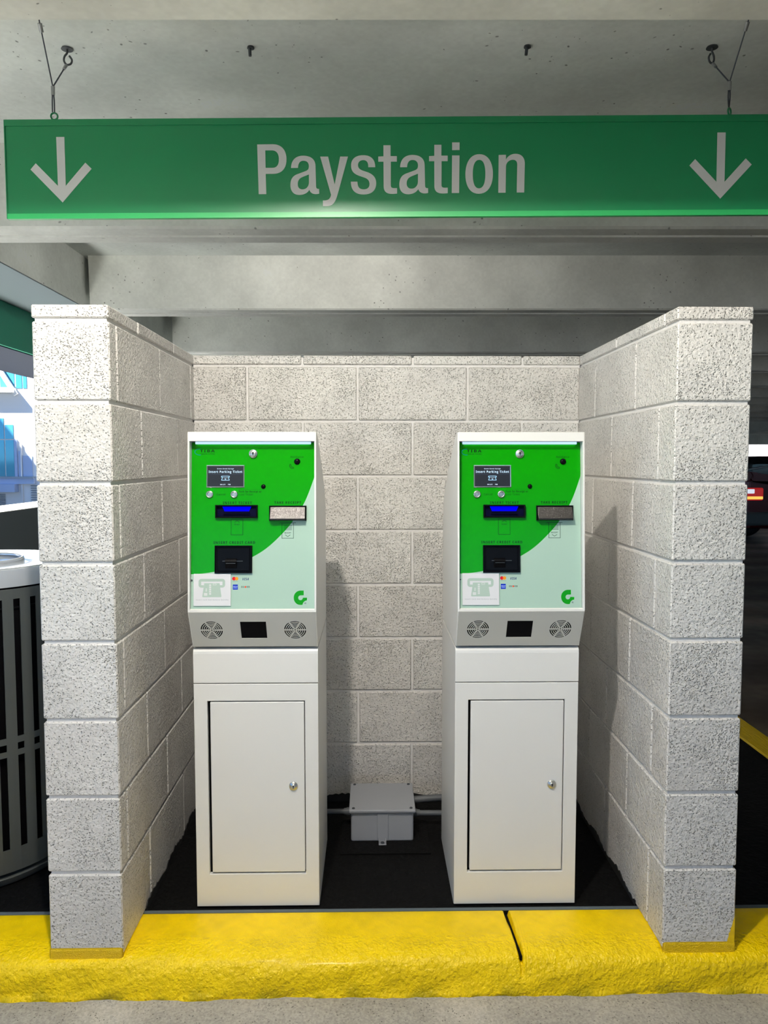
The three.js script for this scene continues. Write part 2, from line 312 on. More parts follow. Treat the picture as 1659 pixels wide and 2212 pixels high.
// black paint carried up the wall bases, with a ragged top edge
function raggedBand(len, h, amp) {
  const s = new THREE.Shape(); s.moveTo(0, 0); s.lineTo(len, 0); const n = Math.ceil(len / 0.012);
  for (let i = n; i >= 0; i--) s.lineTo(len * i / n, h + amp * (rnd() - 0.5) + amp * 0.8 * Math.sin(i * 0.31));
  return new THREE.ExtrudeGeometry(s, { depth: 0.0025, bevelEnabled: false });
}
structure('baseboard_back', raggedBand(1.42, 0.024, 0.007).translate(-0.666, 0.103, -0.8995), M.blackPaint);
structure('baseboard_left', raggedBand(0.70, 0.018, 0.010).rotateY(Math.PI / 2).translate(-0.6675, 0.103, -0.20), M.blackPaint);
structure('baseboard_right', raggedBand(0.70, 0.018, 0.010).rotateY(-Math.PI / 2).translate(0.7546, 0.103, -0.90), M.blackPaint);

// ================================================================ HANGING SIGN
{
  const s = thing('hanging_sign', 'long green hanging sign reading Paystation between two white down arrows', 'sign', [0.048, 2.3314, -0.57]);
  s.rotation.order = 'YXZ'; s.rotation.y = -0.0275; s.rotation.z = 0.002;
  const x0 = -1.236, x1 = 1.236;
  part('sign_panel', extrudeX([[-0.042, -0.133], [0, -0.1345], [0, 0.1402], [-0.042, 0.158]], x0, x1, 0), M.signGreen, s);
  part('top_rail', extrudeX([[-0.053, 0.1395], [0.0035, 0.1405], [0.0035, 0.160], [-0.053, 0.160]], x0, x1, 0.0012), M.signGreen, s);
  part('bottom_rail', extrudeX([[-0.012, -0.150], [0.003, -0.150], [0.0032, -0.1335], [-0.012, -0.1332]], x0, x1, 0.0006), M.signLitGreen, s, 'bottom edge strip in green brightened as if lamp lit');
  const cap = [[-0.046, -0.1345], [-0.013, -0.1345], [-0.012, -0.150], [0.003, -0.150], [0.003, 0.160], [-0.046, 0.160]];
  part('end_cap', extrudeX(cap, x0 - 0.003, x0), M.signGreen, s); part('end_cap', extrudeX(cap, x1, x1 + 0.003), M.signGreen, s);
  // letters traced in a 0.18686-pixel grid whose baseline lies 0.0762 m under the sign's centre
  const glyph = (d, ox = 0, oy = 0) => {
    const X = (x) => ((540 + (x + ox) * 0.18686) - 845) * 0.001477, Yv = (y, x) => -0.0762 + ((419 - ((540 + (x + ox) * 0.18686) - 557) * 0.00417) - (290 + (y + oy) * 0.18686)) * 0.00144;
    const t = d.match(/[MLCZ]|-?\d+(\.\d+)?/g), paths = []; let p = null, i = 0;
    const pt = () => { const x = +t[i++], y = +t[i++]; return [X(x), Yv(y, x)]; };
    while (i < t.length) {
      const c = t[i++];
      if (c === 'M') { p = new THREE.Path(); p.moveTo(...pt()); } else if (c === 'L') p.lineTo(...pt()); else if (c === 'C') p.bezierCurveTo(...pt(), ...pt(), ...pt()); else { p.closePath(); paths.push(p); }
    }
    const shape = new THREE.Shape(paths[0].getPoints(10)); shape.holes = paths.slice(1).map((h) => new THREE.Path(h.getPoints(10)));
    return new THREE.ExtrudeGeometry(shape, { depth: 0.0012, bevelEnabled: false }).translate(0, 0, 0);
  };
  const A = 'M473 387 C475 300 525 246 615 246 C705 246 757 290 757 365 L762 600 C762 625 775 632 797 630 L798 685 C760 697 700 695 684 640 C655 685 610 700 565 700 C500 700 464 655 464 590 C464 520 490 480 545 460 L640 425 C672 412 680 400 680 365 C680 325 655 304 617 304 C578 304 556 330 554 387 Z M680 462 L610 490 C570 505 549 530 549 575 C549 615 570 636 605 636 C650 636 680 600 680 550 Z';
  const T = 'M1545 128 L1627 128 L1627 253 L1700 253 L1700 316 L1630 316 L1630 590 C1630 620 1645 628 1702 622 L1702 686 C1600 700 1547 680 1547 600 L1545 316 L1485 316 L1485 258 L1545 255 Z';
  const letters = [
    ['M83 115 L265 113 C365 113 421 180 421 285 C421 390 365 455 265 455 L178 455 L182 690 L94 690 Z M176 183 L255 183 C310 183 333 225 333 285 C333 350 310 386 255 386 L177 386 Z'],
    [A], ['M812 257 L904 257 L978 580 L1044 257 L1134 257 L1010 700 C980 800 950 831 880 831 L840 831 L840 765 C900 768 925 750 936 700 Z'],
    ['M1450 380 L1368 380 C1372 325 1352 298 1312 298 C1275 298 1250 318 1250 355 C1250 385 1265 405 1305 420 L1365 440 C1425 465 1460 500 1460 565 C1460 645 1410 696 1315 696 C1215 696 1166 645 1166 548 L1243 548 C1243 610 1265 637 1315 637 C1360 637 1382 615 1382 575 C1382 540 1368 515 1325 500 L1265 480 C1200 455 1170 425 1170 360 C1170 285 1222 242 1312 242 C1400 242 1450 290 1450 380 Z'],
    [T], [A, 1264.5, -6], [T, 587.5, -4],
    ['M2338 247 L2424 247 L2421 681 L2336 681 Z', 0, 0, 'M2338 97 L2424 97 L2424 185 L2338 185 Z'],
    ['M2652 233 C2755 233 2811 330 2811 462 C2811 600 2752 690 2650 690 C2548 690 2493 600 2493 462 C2493 330 2549 233 2652 233 Z M2652 298 C2605 298 2578 350 2578 462 C2578 575 2605 628 2650 628 C2697 628 2724 575 2724 462 C2724 350 2698 298 2652 298 Z'],
    ['M2876 243 L2960 241 L2959 297 C2985 250 3025 230 3070 230 C3140 230 3178 275 3178 345 L3174 676 L3088 676 L3091 355 C3091 315 3074 298 3040 298 C2996 298 2963 330 2961 375 L2959 678 L2875 678 Z'],
  ];
  for (const [d, ox, oy, dot] of letters) { const g = glyph(d, ox, oy); part('letter', dot ? merge([g, glyph(dot)]) : g, M.signWhite, s); }
  const arrow = (x) => {
    const sh = new THREE.Shape([[-0.0136, 0.104], [0.0125, 0.104], [0.0128, -0.0487], [0.078, 0.0235], [0.0975, 0.0045], [0.001, -0.1005], [-0.0995, 0.003], [-0.082, 0.0225], [-0.0125, -0.0487]].map(([a, b]) => new THREE.Vector2(a, b)));
    return new THREE.ExtrudeGeometry(sh, { depth: 0.0012, bevelEnabled: false }).translate(x, 0.002, 0);
  };
  part('down_arrow', arrow(-1.0585), M.signWhite, s); part('down_arrow', arrow(1.049), M.signWhite, s);
  // green eye bolts on the top rail
  for (const [x, turn] of [[-1.087, 0.1], [1.082, 0.75]]) {
    const eye = mergeGeometries([new THREE.TorusGeometry(0.0105, 0.0028, 10, 28).rotateY(turn).translate(x, 0.181, -0.024), new THREE.CylinderGeometry(0.003, 0.003, 0.014, 12).translate(x, 0.164, -0.024), new THREE.CylinderGeometry(0.010, 0.012, 0.004, 6).translate(x, 0.162, -0.024)]);
    part('eye_bolt', eye, M.signGreen, s);
  }
}
// suspension cables and the hooks and studs in the deck
function cableSet(label, hookAt, farAt, eyeAt, side) {
  const t = thing('suspension_cable', label, 'cable');
  const join = [eyeAt[0], eyeAt[1] + 0.085, eyeAt[2]], dir = (a, b, k) => a.map((v, i) => v + (b[i] - v) * k);
  const hookEnd = [hookAt[0] - side * 0.003, DECK - 0.052, hookAt[2]];
  part('cable_leg', tube([farAt, dir(farAt, join, 0.5), join], 0.0022), M.cable, t);
  part('cable_leg', tube([hookEnd, dir(hookEnd, join, 0.5), join], 0.0022), M.cable, t);
  part('cable_loop', merge([tube([join, [join[0] - 0.003, join[1] - 0.04, join[2]], [eyeAt[0] - 0.002, eyeAt[1] + 0.006, eyeAt[2] + 0.003]], 0.0022), tube([join, [join[0] + 0.003, join[1] - 0.04, join[2]], [eyeAt[0] + 0.002, eyeAt[1] + 0.006, eyeAt[2] - 0.003]], 0.0022)]), M.cable, t);
  const fer = (a, b, k, l) => { const p = dir(a, b, k), d = new THREE.Vector3(...b).sub(new THREE.Vector3(...a)).normalize(), g = new THREE.CylinderGeometry(0.0062, 0.0068, l, 8); g.scale(1, 1, 0.75); g.applyQuaternion(new THREE.Quaternion().setFromUnitVectors(new THREE.Vector3(0, 1, 0), d)).translate(...p); return g; };
  part('ferrule', fer(join, eyeAt, 0.14, 0.027), M.ferrule, t);
  part('ferrule', fer(hookEnd, join, 0.12, 0.022), M.ferrule, t);
  part('ferrule', fer(farAt, join, 0.235, 0.024), M.ferrule, t);
}
cableSet('thin dark V-shaped cable holding up the left end of the green sign', [-1.0196, DECK, -0.697], [-1.022, DECK, -0.475], [-1.0395, 2.516, -0.622], 1);
cableSet('thin dark V-shaped cable holding up the right end of the green sign', [1.1067, DECK, -0.652], [1.132, DECK, -0.44], [1.1275, 2.520, -0.564], -1);
function hook(label, x, z, turn, mirror) {
  const h = thing('ceiling_hook', label, 'hook', [x, DECK, z], turn);
  part('plate', merge([new THREE.CylinderGeometry(0.017, 0.019, 0.004, 20).translate(0, -0.002, 0)]), M.darkSteel, h);
  const m = mirror ? -1 : 1;
  part('hook_bend', tube([[0, -0.003, 0], [0, -0.014, 0], [-0.009 * m, -0.026, 0], [-0.011 * m, -0.040, 0], [-0.002 * m, -0.052, 0], [0.011 * m, -0.049, 0], [0.015 * m, -0.037, 0], [0.007 * m, -0.024, 0]], 0.0032, 40), M.darkSteel, h);
}
hook('dark steel ceiling hook above the left arrow of the green sign', -1.0196, -0.697, 0, false);
hook('dark steel ceiling hook above the right arrow of the green sign', 1.1067, -0.652, 0.5, true);
function stud(label, x, z, tilt) {
  const h = thing('anchor_stud', label, 'bolt', [x, DECK, z]);
  part('stud_collar', new THREE.CylinderGeometry(0.011, 0.012, 0.005, 14).translate(0.003, -0.0025, 0), M.darkSteel, h);
  part('stud_shank', new THREE.CylinderGeometry(0.0055, 0.005, 0.026, 12).rotateZ(tilt).translate(0, -0.016, 0), M.darkSteel, h);
}
stud('short dark bolt in the ceiling above the first letters of the green sign', -0.4144, -0.678, 0.05);
stud('short dark bolt in the ceiling above the right half of the green sign', 0.4951, -0.657, -0.1);

// ================================================================ PAY KIOSKS
const PANEL_W = 0.344, PANEL_L = 0.4663, LEAN = Math.atan2(0.046, 0.464);
const GREEN = '#089400', MINT = '#a8c3b3';
const panelTex = canvasTex(1024, 1388, (g, W, H) => {
  const k = W / PANEL_W, U = (u) => (u + PANEL_W / 2) * k, V = (v) => v * k, ink = '#0b2412';
  g.fillStyle = MINT; g.fillRect(0, 0, W, H);
  g.fillStyle = GREEN; g.beginPath(); g.moveTo(0, 0); g.lineTo(W, 0); g.lineTo(W, V(0.094));
  g.bezierCurveTo(U(0.160), V(0.130), U(0.150), V(0.157), U(0.1394), V(0.1757)); g.bezierCurveTo(U(0.122), V(0.206), U(0.104), V(0.232), U(0.0817), V(0.2544));
  g.bezierCurveTo(U(0.054), V(0.283), U(0.034), V(0.301), U(-0.0003), V(0.3186)); g.bezierCurveTo(U(-0.035), V(0.338), U(-0.07), V(0.352), U(-0.1052), V(0.3595)); g.bezierCurveTo(U(-0.13), V(0.364), U(-0.15), V(0.3662), 0, V(0.3666));
  g.closePath(); g.fill();
  fitText(g, 'TIBA', U(-0.1285), V(0.0232), 0.0415 * k, 0.0078 * k, true, ink);
  fitText(g, 'PARKING SYSTEMS', U(-0.1275), V(0.0322), 0.040 * k, 0.0028 * k, true, ink);
  g.strokeStyle = '#0a7f7a'; g.lineWidth = 0.0022 * k; g.beginPath(); g.ellipse(U(-0.150), V(0.0262), 0.0135 * k, 0.0085 * k, 0, Math.PI * 0.42, Math.PI * 1.55); g.stroke();
  fitText(g, 'Assistance', U(0.1223), V(0.0398), 0.0375 * k, 0.0055 * k, false, ink);
  g.strokeStyle = ink; g.lineWidth = 3.4; g.lineJoin = 'round'; g.lineCap = 'round';
  g.save(); g.translate(U(0.1069), V(0.0672)); g.rotate(0.85); g.beginPath(); g.moveTo(-22, -7); g.lineTo(-10, -7); g.quadraticCurveTo(-8, 2, 0, 2); g.quadraticCurveTo(8, 2, 10, -7); g.lineTo(22, -7); g.quadraticCurveTo(20, 12, 0, 12); g.quadraticCurveTo(-20, 12, -22, -7); g.closePath(); g.stroke(); g.restore();
  fitText(g, 'Cancel', U(-0.0895), V(0.1449), 0.0255 * k, 0.0058 * k, false, ink);
  fitText(g, 'Push for Receipt or', U(-0.0085), V(0.1372), 0.0635 * k, 0.0054 * k, true, ink);
  fitText(g, 'Lost Ticket', U(-0.0195), V(0.1452), 0.0395 * k, 0.0054 * k, false, ink);
  g.fillStyle = 'rgba(10,60,20,0.55)'; g.fillRect(U(-0.04), V(0.1308), 0.063 * k, 1.6);
  fitText(g, 'INSERT TICKET', U(-0.0441), V(0.1685), 0.0815 * k, 0.0067 * k, true, ink);
  fitText(g, 'TAKE RECEIPT', U(0.0969), V(0.1679), 0.0755 * k, 0.0067 * k, true, ink);
  fitText(g, 'INSERT CREDIT CARD', U(-0.0518), V(0.2793), 0.1165 * k, 0.0067 * k, true, ink);
  g.lineWidth = 3; g.lineJoin = 'miter'; g.strokeRect(U(-0.0612), V(0.2143), 0.033 * k, 0.0432 * k);
  g.beginPath(); g.moveTo(U(-0.0515), V(0.2228)); g.lineTo(U(-0.0447), V(0.2182)); g.lineTo(U(-0.0379), V(0.2228)); g.stroke();
  fitText(g, 'TICKET', U(-0.0447), V(0.2288), 0.0165 * k, 0.0034 * k, true, ink);
  g.strokeRect(U(0.0809), V(0.2247), 0.0323 * k, 0.0426 * k); g.beginPath(); g.moveTo(U(0.0745), V(0.2247)); g.lineTo(U(0.1195), V(0.2247)); g.stroke();
  for (let i = 0; i < 4; i++) { g.beginPath(); g.moveTo(U(0.0865), V(0.2325 + i * 0.0036)); g.lineTo(U(0.1085), V(0.2325 + i * 0.0036)); g.stroke(); }
  fitText(g, 'RECEIPT', U(0.0972), V(0.2524), 0.0185 * k, 0.0034 * k, true, ink);
  g.beginPath(); g.moveTo(U(0.0904), V(0.258)); g.lineTo(U(0.0972), V(0.2626)); g.lineTo(U(0.104), V(0.258)); g.stroke();
  g.fillStyle = '#d8141c'; g.beginPath(); g.arc(U(-0.0526), V(0.3792), 0.0050 * k, 0, 7); g.fill(); g.fillStyle = '#eb9a1c'; g.beginPath(); g.arc(U(-0.0453), V(0.3792), 0.0050 * k, 0, 7); g.fill();
  g.fillStyle = '#e8611a'; g.beginPath(); g.ellipse(U(-0.04895), V(0.3792), 0.0015 * k, 0.0035 * k, 0, 0, 7); g.fill();
  fitText(g, 'mastercard', U(-0.0489), V(0.3865), 0.0155 * k, 0.0016 * k, false, '#553');
  g.save(); g.translate(U(-0.0199), V(0.3802)); g.transform(1, 0, -0.25, 1, 0, 0); fitText(g, 'VISA', 0, 0, 0.0185 * k, 0.0066 * k, true, '#161c5c'); g.restore();
  g.fillStyle = '#0a28b4'; g.fillRect(U(-0.0556), V(0.3955), 0.0140 * k, 0.0140 * k);
  fitText(g, 'AMERICAN', U(-0.0486), V(0.4008), 0.012 * k, 0.0024 * k, true, '#cfe0ff'); fitText(g, 'EXPRESS', U(-0.0486), V(0.4048), 0.0105 * k, 0.0024 * k, true, '#cfe0ff');
  fitText(g, 'DISC', U(-0.0278), V(0.4022), 0.0095 * k, 0.0046 * k, true, '#22241f'); g.fillStyle = '#e0401c'; g.beginPath(); g.arc(U(-0.0204), V(0.4022), 0.0024 * k, 0, 7); g.fill(); fitText(g, 'VER', U(-0.0128), V(0.4022), 0.0088 * k, 0.0046 * k, true, '#22241f');
  { // round green logo
    const lx = (c) => U(0.1143 + (c - 1335) * 0.000219), ly = (c) => V(0.4126 + (c - 270) * 0.000229);
    g.fillStyle = GREEN; g.beginPath(); g.moveTo(lx(1462), ly(270)); g.lineTo(lx(1425), ly(270)); g.bezierCurveTo(lx(1372), ly(270), lx(1335), ly(308), lx(1335), ly(357)); g.bezierCurveTo(lx(1335), ly(408), lx(1374), ly(445), lx(1425), ly(444)); g.lineTo(lx(1447), ly(442));
    g.bezierCurveTo(lx(1452), ly(412), lx(1472), ly(394), lx(1503), ly(389)); g.lineTo(lx(1505), ly(357)); g.lineTo(lx(1452), ly(357)); g.bezierCurveTo(lx(1448), ly(378), lx(1436), ly(386), lx(1422), ly(386)); g.bezierCurveTo(lx(1402), ly(386), lx(1392), ly(374), lx(1392), ly(357)); g.bezierCurveTo(lx(1392), ly(340), lx(1405), ly(329), lx(1424), ly(328)); g.lineTo(lx(1462), ly(327)); g.closePath(); g.fill();
    fitText(g, 'HS', lx(1482), ly(424), 0.005 * k, 0.0042 * k, true, '#223');
  }
});
const screenTex = canvasTex(640, 372, (g, W, H) => {
  g.fillStyle = '#070b16'; g.fillRect(0, 0, W, H);
  fitText(g, 'Green Street Garage', W / 2, 46, 300, 19, true, '#d8ecff');
  fitText(g, 'Insert Parking Ticket', W / 2, 102, 600, 42, true, '#cdeaff');
  g.fillStyle = '#3a4a66'; g.fillRect(14, 146, W - 28, 3);
  g.strokeStyle = '#a8dcff'; g.lineWidth = 9; g.lineJoin = 'round'; g.beginPath(); g.moveTo(250, 182); g.lineTo(390, 182); g.lineTo(392, 200); g.lineTo(370, 204); g.lineTo(390, 256); g.lineTo(250, 256); g.lineTo(270, 204); g.lineTo(248, 200); g.closePath(); g.stroke();
  fitText(g, 'TICKET', W / 2, 212, 80, 14, true, '#cdeaff'); g.fillStyle = '#cdeaff'; g.fillRect(W / 2 - 4, 226, 8, 22); g.fillRect(W / 2 - 14, 234, 28, 6);
  fitText(g, '04:21', W / 2 - 45, 336, 96, 20, true, '#dff0ff'); fitText(g, 'PM', W / 2 + 70, 336, 46, 20, true, '#dff0ff');
});
const stickerTex = canvasTex(512, 444, (g, W, H) => {
  g.fillStyle = '#d6d6d9'; g.fillRect(0, 0, W, H); const c = '#a9bdb1'; g.fillStyle = c;
  g.beginPath(); g.roundRect(68, 70, 366, 122, 38); g.fill(); g.fillStyle = '#d6d6d9'; g.fillRect(104, 108, 294, 50); g.fillRect(140, 150, 224, 60);
  g.fillStyle = c; g.beginPath(); g.moveTo(146, 130); g.lineTo(358, 130); g.lineTo(384, 308); g.quadraticCurveTo(386, 324, 370, 324); g.lineTo(134, 324); g.quadraticCurveTo(118, 324, 121, 308); g.closePath(); g.fill();
  g.fillStyle = '#d0d3d1'; g.beginPath(); g.roundRect(142, 264, 48, 40, 6); g.fill(); for (let i = 0; i < 5; i++) g.fillRect(214, 146 + i * 30, 28, 24); g.fillRect(166, 204, 18, 16); g.fillRect(164, 226, 20, 18);
  g.strokeStyle = '#d0d3d1'; g.lineWidth = 6; g.beginPath(); g.roundRect(268, 136, 44, 20, 5); g.stroke();
  fitText(g, 'Insert Card And Remove Quickly', W / 2, 360, 452, 15, true, '#a4a8ad');
});
phys('panelFace', { map: panelTex, roughness: 0.2, specularIntensity: 0.45 });
std('panelEdge', { color: rgb(0.05, 0.06, 0.05), roughness: 0.5 });
std('screen', { color: rgb(0.01, 0.01, 0.012), roughness: 0.3, emissive: rgb(1, 1, 1), emissiveMap: screenTex, emissiveIntensity: 1.15 });
std('sticker', { map: stickerTex, roughness: 0.6 });
std('stickerEdge', { color: rgb(0.8, 0.8, 0.8), roughness: 0.6 });
std('hoodGlow', { color: rgb(0.6, 0.7, 0.8), emissive: rgb(0.50, 0.74, 1.0), emissiveIntensity: 0.75, roughness: 0.5 });
phys('blueGlow', { color: rgb(0.0, 0.0, 0.1), emissive: rgb(0.0, 0.0, 1.0), emissiveIntensity: 0.9, roughness: 0.8, specularIntensity: 0.05 });
phys('slotBlue', { color: rgb(0.002, 0.002, 0.02), roughness: 0.5, specularIntensity: 0.12 });

function buildKiosk(label) {
  const k = thing('pay_kiosk', label, 'kiosk', [-0.3455, PLAT, -0.208], 0, 'pay kiosks in the block bay');
  const W = 0.3545, h = W / 2, HB = 0.765;
  // lower cabinet: shell with a framed opening, a door and a top panel
  const frame = new THREE.Shape([[-h, 0.004], [h, 0.004], [h, 0.661], [-h, 0.661]].map((p) => new THREE.Vector2(...p)));
  frame.holes.push(new THREE.Path([[-0.139, 0.1005], [0.139, 0.1005], [0.139, 0.6115], [-0.139, 0.6115]].map((p) => new THREE.Vector2(...p))));
  const ff = new THREE.ExtrudeGeometry(frame, { depth: 0.012, bevelEnabled: true, bevelSize: 0.0015, bevelThickness: 0.0015, bevelOffset: -0.0015, bevelSegments: 2 }).translate(0, 0, -0.0135);
  part('lower_cabinet', merge([ff, span(-h, -h + 0.004, 0.0, HB - 0.003, -0.39, -0.012), span(h - 0.004, h, 0.0, HB - 0.003, -0.39, -0.012), span(-h, h, 0, HB - 0.003, -0.394, -0.388), span(-h + 0.003, h - 0.003, 0, 0.006, -0.39, -0.010), span(-h + 0.003, h - 0.003, 0.742, HB - 0.004, -0.39, -0.02)]), M.enamel, k);
  part('cabinet_recess', span(-h + 0.005, h - 0.005, 0.02, 0.70, -0.06, -0.030), M.gap, k);
  const top = extrudeX([[-0.02, 0.6635], [-0.0015, 0.6635], [0, 0.665], [0, 0.748], [-0.001, 0.755], [-0.004, 0.7605], [-0.010, 0.7635], [-0.02, 0.764]], -h, h, 0.001);
  part('upper_panel', top, M.enamel, k);
  const door = new THREE.Group(); door.name = 'cabinet_door';
  const dm = part('cabinet_door', rbox(0.2685, 0.5035, 0.016, 0.003, 0.0025, 0.3565, -0.0095, 3), M.enamel, k);
  const lk = part('door_lock', latheZ([[0.0005, 0.0085], [0.0055, 0.0085], [0.0062, 0.0075], [0.0062, 0.006], [0.0108, 0.0045], [0.0125, 0.0025], [0.013, 0]]), M.steel, dm); lk.position.set(0.1045, 0.361, -0.0015);
  const lk2 = part('keyhole', merge([cylZ(0.0021, 0.0021, 0.002, 14).translate(0, 0.0016, 0), box(0.0016, 0.006, 0.002, 0, -0.0014, 0)]), M.gap, dm); lk2.position.set(0.1045, 0.361, 0.0065);
  // head: two cheek plates with a curved back, a hollow body between them
  const back = [[-0.392, 0.772], [-0.392, 1.105], [-0.388, 1.135], [-0.375, 1.165], [-0.345, 1.197], [-0.30, 1.228], [-0.23, 1.268], [-0.15, 1.309], [-0.06, 1.352], [-0.01, 1.3735]];
  const cheek = [[0.0, 0.7685], [0.053, 0.879], [0.0205, 1.372], [0.018, 1.375], ...back.slice().reverse(), [-0.392, 0.7685]];
  const body = [[0.0205, 1.373], [0.0222, 1.350], [-0.034, 1.350], [-0.028, 1.346], [0.0195, 0.882], [0.052, 0.8835], [0.052, 0.878], [0.038, 0.872], [-0.012, 0.7685], ...back];
  part('head_shell', merge([extrudeX(cheek, -h, -h + 0.0055, 0.0012), extrudeX(cheek, h - 0.0055, h, 0.0012), extrudeX(body, -h + 0.005, h - 0.005), extrudeX([[0.0, 1.3495], [0.0225, 1.3495], [0.0208, 1.3735], [0.018, 1.3752], [-0.02, 1.369]], -h + 0.001, h - 0.001, 0.0012), extrudeX([[0.044, 0.876], [0.0525, 0.877], [0.0525, 0.884], [0.044, 0.886]], -h + 0.001, h - 0.001, 0.0012)]), M.enamel, k);
  // chin plate with two slotted speaker rosettes and a window
  const chin = new THREE.Shape([[-h + 0.003, 0.002], [h - 0.003, 0.002], [h - 0.003, 0.1225], [-h + 0.003, 0.1225]].map((p) => new THREE.Vector2(...p)));
  const Lc = 0.123;
  chin.holes.push(new THREE.Path([[-0.036, Lc - 0.0915], [0.036, Lc - 0.0915], [0.036, Lc - 0.0332], [-0.036, Lc - 0.0332]].map((p) => new THREE.Vector2(...p))));
  for (const cx of [-0.1172, 0.1158]) {
    const cy = Lc - 0.0625, bars = [0.0032, 0.0078, 0.0131, 0.0184, 0.0237, 0.029];
    bars.forEach((r, j) => {
      if (!j) { const p = new THREE.Path(); p.absarc(cx, cy, 0.0022, 0, Math.PI * 2); chin.holes.push(new THREE.Path(p.getPoints(6))); return; }
      for (let s = 0; s < 6; s++) {
        const gap = 0.0019 / r, a0 = s * Math.PI / 3 + gap, a1 = (s + 1) * Math.PI / 3 - gap, pts = [], n = 3 + j, t = j === 1 ? 0.0017 : 0.00165;
        for (let i = 0; i <= n; i++) { const a = a0 + (a1 - a0) * i / n; pts.push(new THREE.Vector2(cx + Math.cos(a) * (r + t), cy + Math.sin(a) * (r + t))); }
        for (let i = n; i >= 0; i--) { const a = a0 + (a1 - a0) * i / n; pts.push(new THREE.Vector2(cx + Math.cos(a) * (r - t), cy + Math.sin(a) * (r - t))); }
        chin.holes.push(new THREE.Path(pts));
      }
    });
  }
  const chinAngle = Math.atan2(0.053, 0.111);
  const cp = part('chin_plate', new THREE.ExtrudeGeometry(chin, { depth: 0.0015, bevelEnabled: false }), M.enamelShaded, k, 'angled plate with two round slotted speaker grilles and a black window');
  cp.position.set(0, 0.7685, 0.0003); cp.rotation.x = chinAngle;
  const cb = part('speaker_backing', box(W - 0.02, 0.10, 0.003, 0, 0.0615, -0.0032), M.gap, cp);
  const sc = part('scanner_window', box(0.0745, 0.0605, 0.001, 0, Lc - 0.0623, -0.0011), M.blackPlastic, cp);
  // lamp strip under the hood
  part('hood_light', merge([rbox(0.322, 0.0085, 0.008, 0.0015, 0, 1.3457, -0.004)]), M.hoodGlow, k, 'bluish white light strip under the hood');
  part('hood_light_rail', span(-h + 0.006, h - 0.006, 1.3485, 1.352, -0.03, 0.020), M.darkSteel, k);
  const ra = new THREE.RectAreaLight(0xbfe0ff, 2.2, 0.315, 0.012); ra.position.set(0, 1.3408, -0.002); ra.rotation.x = -Math.PI / 2; ra.name = 'hood_light'; k.add(ra);
  // printed face panel, leaning back, and the devices set in it
  const at = (o, u, v, out = 0) => { o.position.set(u, 1.347 - v * Math.cos(LEAN) + out * Math.sin(LEAN), -0.004 + v * Math.sin(LEAN) + out * Math.cos(LEAN)); o.rotation.x = -LEAN; return o; };
  const sides = [M.panelEdge, M.panelEdge, M.panelEdge, M.panelEdge, M.panelFace, M.panelEdge];
  at(part('face_panel', box(PANEL_W - 0.002, PANEL_L, 0.004, 0, 0, -0.002), sides, k, 'glossy green and pale mint printed panel'), 0, PANEL_L / 2 + 0.001);
  const lock = at(part('panel_lock', latheZ([[0.0005, 0.007], [0.0068, 0.007], [0.0072, 0.0055], [0.0105, 0.005], [0.0122, 0.0035], [0.0126, 0]]), M.steel, k, 'chrome key lock'), 0, 0.0327);
  part('keyhole', merge([cylZ(0.0024, 0.0024, 0.0012, 14).translate(0, 0.002, 0.0072), box(0.002, 0.008, 0.0012, 0, -0.001, 0.0072)]), M.gap, lock);
  const dome = (r, z) => latheZ([[0.0003, z], [r * 0.5, z * 0.92], [r * 0.85, z * 0.55], [r, 0.0005], [r, 0]]);
  at(part('assistance_button', dome(0.0088, 0.006), M.blackPlastic, k, 'round black button'), 0.1224, 0.0542);
  at(part('proximity_sensor', dome(0.0066, 0.005), M.blackPlastic, k, 'small black dome'), 0.0285, 0.124);
  for (const u of [-0.1206, -0.0525]) {
    const b = at(part('push_button', latheZ([[0.0065, 0.0035], [0.0072, 0.0045], [0.0088, 0.0045], [0.0103, 0.003], [0.0106, 0]]), M.steel, k, 'round steel push button'), u, 0.1459);
    part('button_cap', latheZ([[0.0003, 0.0028], [0.0055, 0.0032], [0.0066, 0.0024], [0.0066, 0]]), M.steel, b);
  }
  const ring = (w, hh, t, d, bevel = 0.0012) => { const s = new THREE.Shape([[-w / 2, -hh / 2], [w / 2, -hh / 2], [w / 2, hh / 2], [-w / 2, hh / 2]].map((p) => new THREE.Vector2(...p))); s.holes.push(new THREE.Path([[-w / 2 + t, -hh / 2 + t], [w / 2 - t, -hh / 2 + t], [w / 2 - t, hh / 2 - t], [-w / 2 + t, hh / 2 - t]].map((p) => new THREE.Vector2(...p)))); return new THREE.ExtrudeGeometry(s, { depth: d - bevel, bevelEnabled: true, bevelSize: bevel, bevelThickness: bevel, bevelOffset: -bevel, bevelSegments: 1 }); };
  const scr = at(part('screen_frame', ring(0.1055, 0.0625, 0.0030, 0.003), M.steel, k), -0.0770, 0.0955);
  part('display_screen', box(0.0998, 0.0568, 0.001, 0, 0, 0.0008), [M.panelEdge, M.panelEdge, M.panelEdge, M.panelEdge, M.screen, M.panelEdge], scr, 'lit dark screen asking for the parking ticket');
  const tk = at(part('ticket_slot', ring(0.1175, 0.0362, 0.0042, 0.010), M.blackPlastic, k, 'black ticket slot glowing blue inside'), -0.0449, 0.1937);
  part('slot_mouth', merge([box(0.110, 0.029, 0.001, 0, 0, 0.0006), box(0.074, 0.0022, 0.006, 0, -0.0065, 0.003), box(0.072, 0.0012, 0.005, 0, -0.0030, 0.003)]), M.slotBlue, tk);
